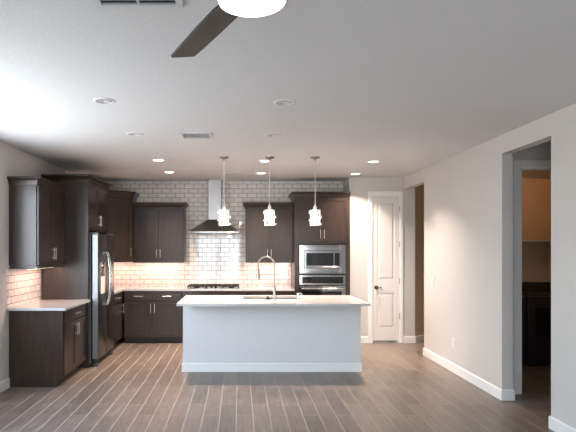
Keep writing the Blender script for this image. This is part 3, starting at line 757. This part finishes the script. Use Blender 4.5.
# ---------------------------------------------------------------- ceiling registers
def vent(x0, x1, y0, y1, n, label, split=False, name='ceiling_vent', fm=0.022, along='x', tilt=0.6, back='dark'):
    r = thing(name, label, 'vent', ((x0+x1)/2, (y0+y1)/2, ZC-0.012), None)
    link('backing', box(B(), x0+0.01, x1-0.01, y0+0.01, y1-0.01, ZC-0.002, ZC-0.0005), back, r)
    bm = B(); a, b = ZC-0.012, ZC-0.0005
    box(bm, x0, x1, y0, y0+fm, a, b, .001); box(bm, x0, x1, y1-fm, y1, a, b, .001); box(bm, x0, x0+fm, y0+fm, y1-fm, a, b); box(bm, x1-fm, x1, y0+fm, y1-fm, a, b)
    if split: box(bm, (x0+x1)/2-0.006, (x0+x1)/2+0.006, y0+fm, y1-fm, a, b)
    link('frame', bm, 'grill', r)
    bm = B()
    for k in range(n):
        if along == 'x':
            yy = y0+fm+(k+0.5)*(y1-y0-2*fm)/n; wd = (y1-y0-2*fm)/n*0.5
            F_ = Matrix.Translation((0, yy, ZC-0.008)) @ Matrix.Rotation(tilt, 4, 'X'); box(bm, x0+fm, x1-fm, -wd*0.75, wd*0.75, -0.0008, 0.0008, 0, F_)
        else:
            xx = x0+fm+(k+0.5)*(x1-x0-2*fm)/n; wd = (x1-x0-2*fm)/n*0.5
            F_ = Matrix.Translation((xx, 0, ZC-0.008)) @ Matrix.Rotation(tilt, 4, 'Y'); box(bm, -wd*0.6, wd*0.6, y0+fm, y1-fm, -0.0008, 0.0008, 0, F_)
    link('louver', bm, 'grill', r)
    return r
vent(-0.70, -0.27, 2.10, 2.56, 12, 'large white return grille on ceiling at top left, beyond fan blade', True, fm=0.035)
vent(-0.61, -0.29, 5.34, 5.62, 14, 'square white ceiling register in the middle between unlit recessed lights', along='y', tilt=0.5)
vent(-1.83, -1.38, 8.05, 8.30, 8, 'flat white ceiling register near the tiled corner on left', tilt=-0.3, back='white')
vent(-0.22, 0.01, 8.15, 8.33, 4, 'small ceiling register with dark slots in front of the hood chimney', along='y', tilt=0.1)

# ---------------------------------------------------------------- ceiling fan
fx, fy = 0.0435, 1.74
r = thing('ceiling_fan', 'ceiling fan with dark wooden blades and glowing white drum light', 'ceiling fan', (fx, fy, 2.409))
bm = B(); lathe(bm, [(0.075, ZC-0.001), (0.075, ZC-0.03), (0.03, ZC-0.05), (0.02, ZC-0.05), (0.02, 2.62), (0.06, 2.60), (0.105, 2.57), (0.112, 2.54), (0.112, 2.472), (0, 2.472)], (fx, fy, 0), 40); link('motor_housing', bm, 'nickel', r, True)
bm = B(); lathe(bm, [(0.0, 2.471), (0.112, 2.471), (0.1155, 2.436), (0.111, 2.422), (0.095, 2.414), (0.0, 2.409)], (fx, fy, 0), 48); link('lamp_shade', bm, 'opal', r, True)
for an in (115.5, 235.5, 355.5):
    F_ = Matrix.Translation((fx, fy, 2.478)) @ Matrix.Rotation(math.radians(an), 4, 'Z') @ Matrix.Rotation(math.radians(-12), 4, 'X')
    out = [(0.10, -0.05), (0.20, -0.068), (0.40, -0.070), (0.60, -0.068), (0.705, -0.064), (0.715, -0.056), (0.712, 0.046), (0.70, 0.056), (0.55, 0.060), (0.35, 0.062), (0.20, 0.06), (0.10, 0.045)]
    bm = B(); prism(bm, out, -0.004, 0.004); bmesh.ops.transform(bm, matrix=F_, verts=bm.verts); bl = link('blade', bm, 'blade', r)
lamp('fan_bulb', 'POINT', r, (fx, fy, 2.385), FANW, (1.0, 0.88, 0.75), shadow_soft_size=0.05)

# ---------------------------------------------------------------- switch and outlet on the right wall
r = thing('light_switch', 'white double rocker switch plate on right wall near far opening', 'light switch', (XR, 7.41, 1.06))
link('plate', box(B(), XR-0.006, XR-0.0003, 7.35, 7.47, 1.06, 1.18, 0.002), 'white', r)
for yy in (7.385, 7.435): link('rocker', box(B(), XR-0.010, XR-0.006, yy-0.016, yy+0.016, 1.087, 1.153, 0.001), 'white', r)
r = thing('wall_outlet', 'white outlet plate low on right wall', 'outlet', (XR, 6.70, 0.32))
link('plate', box(B(), XR-0.006, XR-0.0003, 6.663, 6.737, 0.32, 0.44, 0.002), 'white', r)
for zz in (0.352, 0.408): link('socket', box(B(), XR-0.008, XR-0.006, 6.683, 6.717, zz-0.014, zz+0.014, 0.001), 'white', r)

# ---------------------------------------------------------------- laundry room
def washer(x0, x1, label, knobx):
    yF, yK = 7.02, 7.70
    r = thing('washing_machine', label, 'washing machine', ((x0+x1)/2, (yF+yK)/2, 0), 'laundry machines')
    link('body', box(B(), x0, x1, yF, yK, 0.02, 0.95, 0.02, None, 2), 'appl', r, True)
    bm = B(); lx0, lx1 = x0+0.05, x1-0.05
    vs = [(yK-0.16, 0.95), (yK-0.02, 0.95), (yK-0.02, 1.10), (yK-0.10, 1.10)]
    a = [bm.verts.new((x0+0.01, y, z)) for y, z in vs]; b = [bm.verts.new((x1-0.01, y, z)) for y, z in vs]
    for k in range(4): bm.faces.new((a[k], a[(k+1) % 4], b[(k+1) % 4], b[k]))
    bm.faces.new(a); bm.faces.new(b); cn = link('control_panel', bm, 'blackg', r)
    bm = B(); lathe(bm, [(0.03, 0), (0.028, -0.03), (0, -0.03)], (knobx, yK-0.135, 1.02), 16, 'y'); link('knob', bm, 'chrome', cn, True)
    link('lid', box(B(), x0+0.04, x1-0.04, yF+0.05, yK-0.18, 0.95, 0.965, 0.004), 'appl', r)
    link('door', box(B(), x0+0.10, x1-0.10, yF-0.012, yF, 0.42, 0.80, 0.006), 'blackg', r)
    for sx_ in (x0+0.05, x1-0.09): link('foot', box(B(), sx_, sx_+0.04, yF+0.03, yF+0.07, 0, 0.02), 'blackm', r)
washer(3.20, 3.88, 'dark laundry machine mostly hidden behind the left door casing', 3.80)
washer(3.90, 4.58, 'dark laundry machine with square door seen through right doorway', 4.0)
r = thing('laundry_cabinet', 'tan upper cabinet above the laundry machines seen through right doorway', 'cabinet', (3.98, 7.62, 1.70))
link('body', box(B(), XW+0.01, 4.98, 7.47, 7.775, 1.715, 2.60), 'laun', r)
link('light_rail', box(B(), XW+0.01, 4.98, 7.455, 7.775, 1.695, 1.715), 'white', r)
for k in range(3):
    a = XW+0.01+k*0.85; link('door', box(B(), a+0.002, min(a+0.848, 4.98), 7.45, 7.47, 1.717, 2.595, 0.001), 'laun', r)
r = thing('ceiling_light', 'round dome ceiling light inside the laundry room', 'ceiling light', (3.9, 6.6, ZC-0.08))
bm = B(); lathe(bm, [(0.15, ZC-0.001), (0.15, ZC-0.02), (0.12, ZC-0.06), (0, ZC-0.08)], (3.9, 6.6, 0), 24); link('dome', bm, M['opal'], r, True)
lamp('laundry_bulb', 'POINT', r, (3.9, 6.6, ZC-0.13), 5.0, (1.0, 0.55, 0.28), shadow_soft_size=0.05)
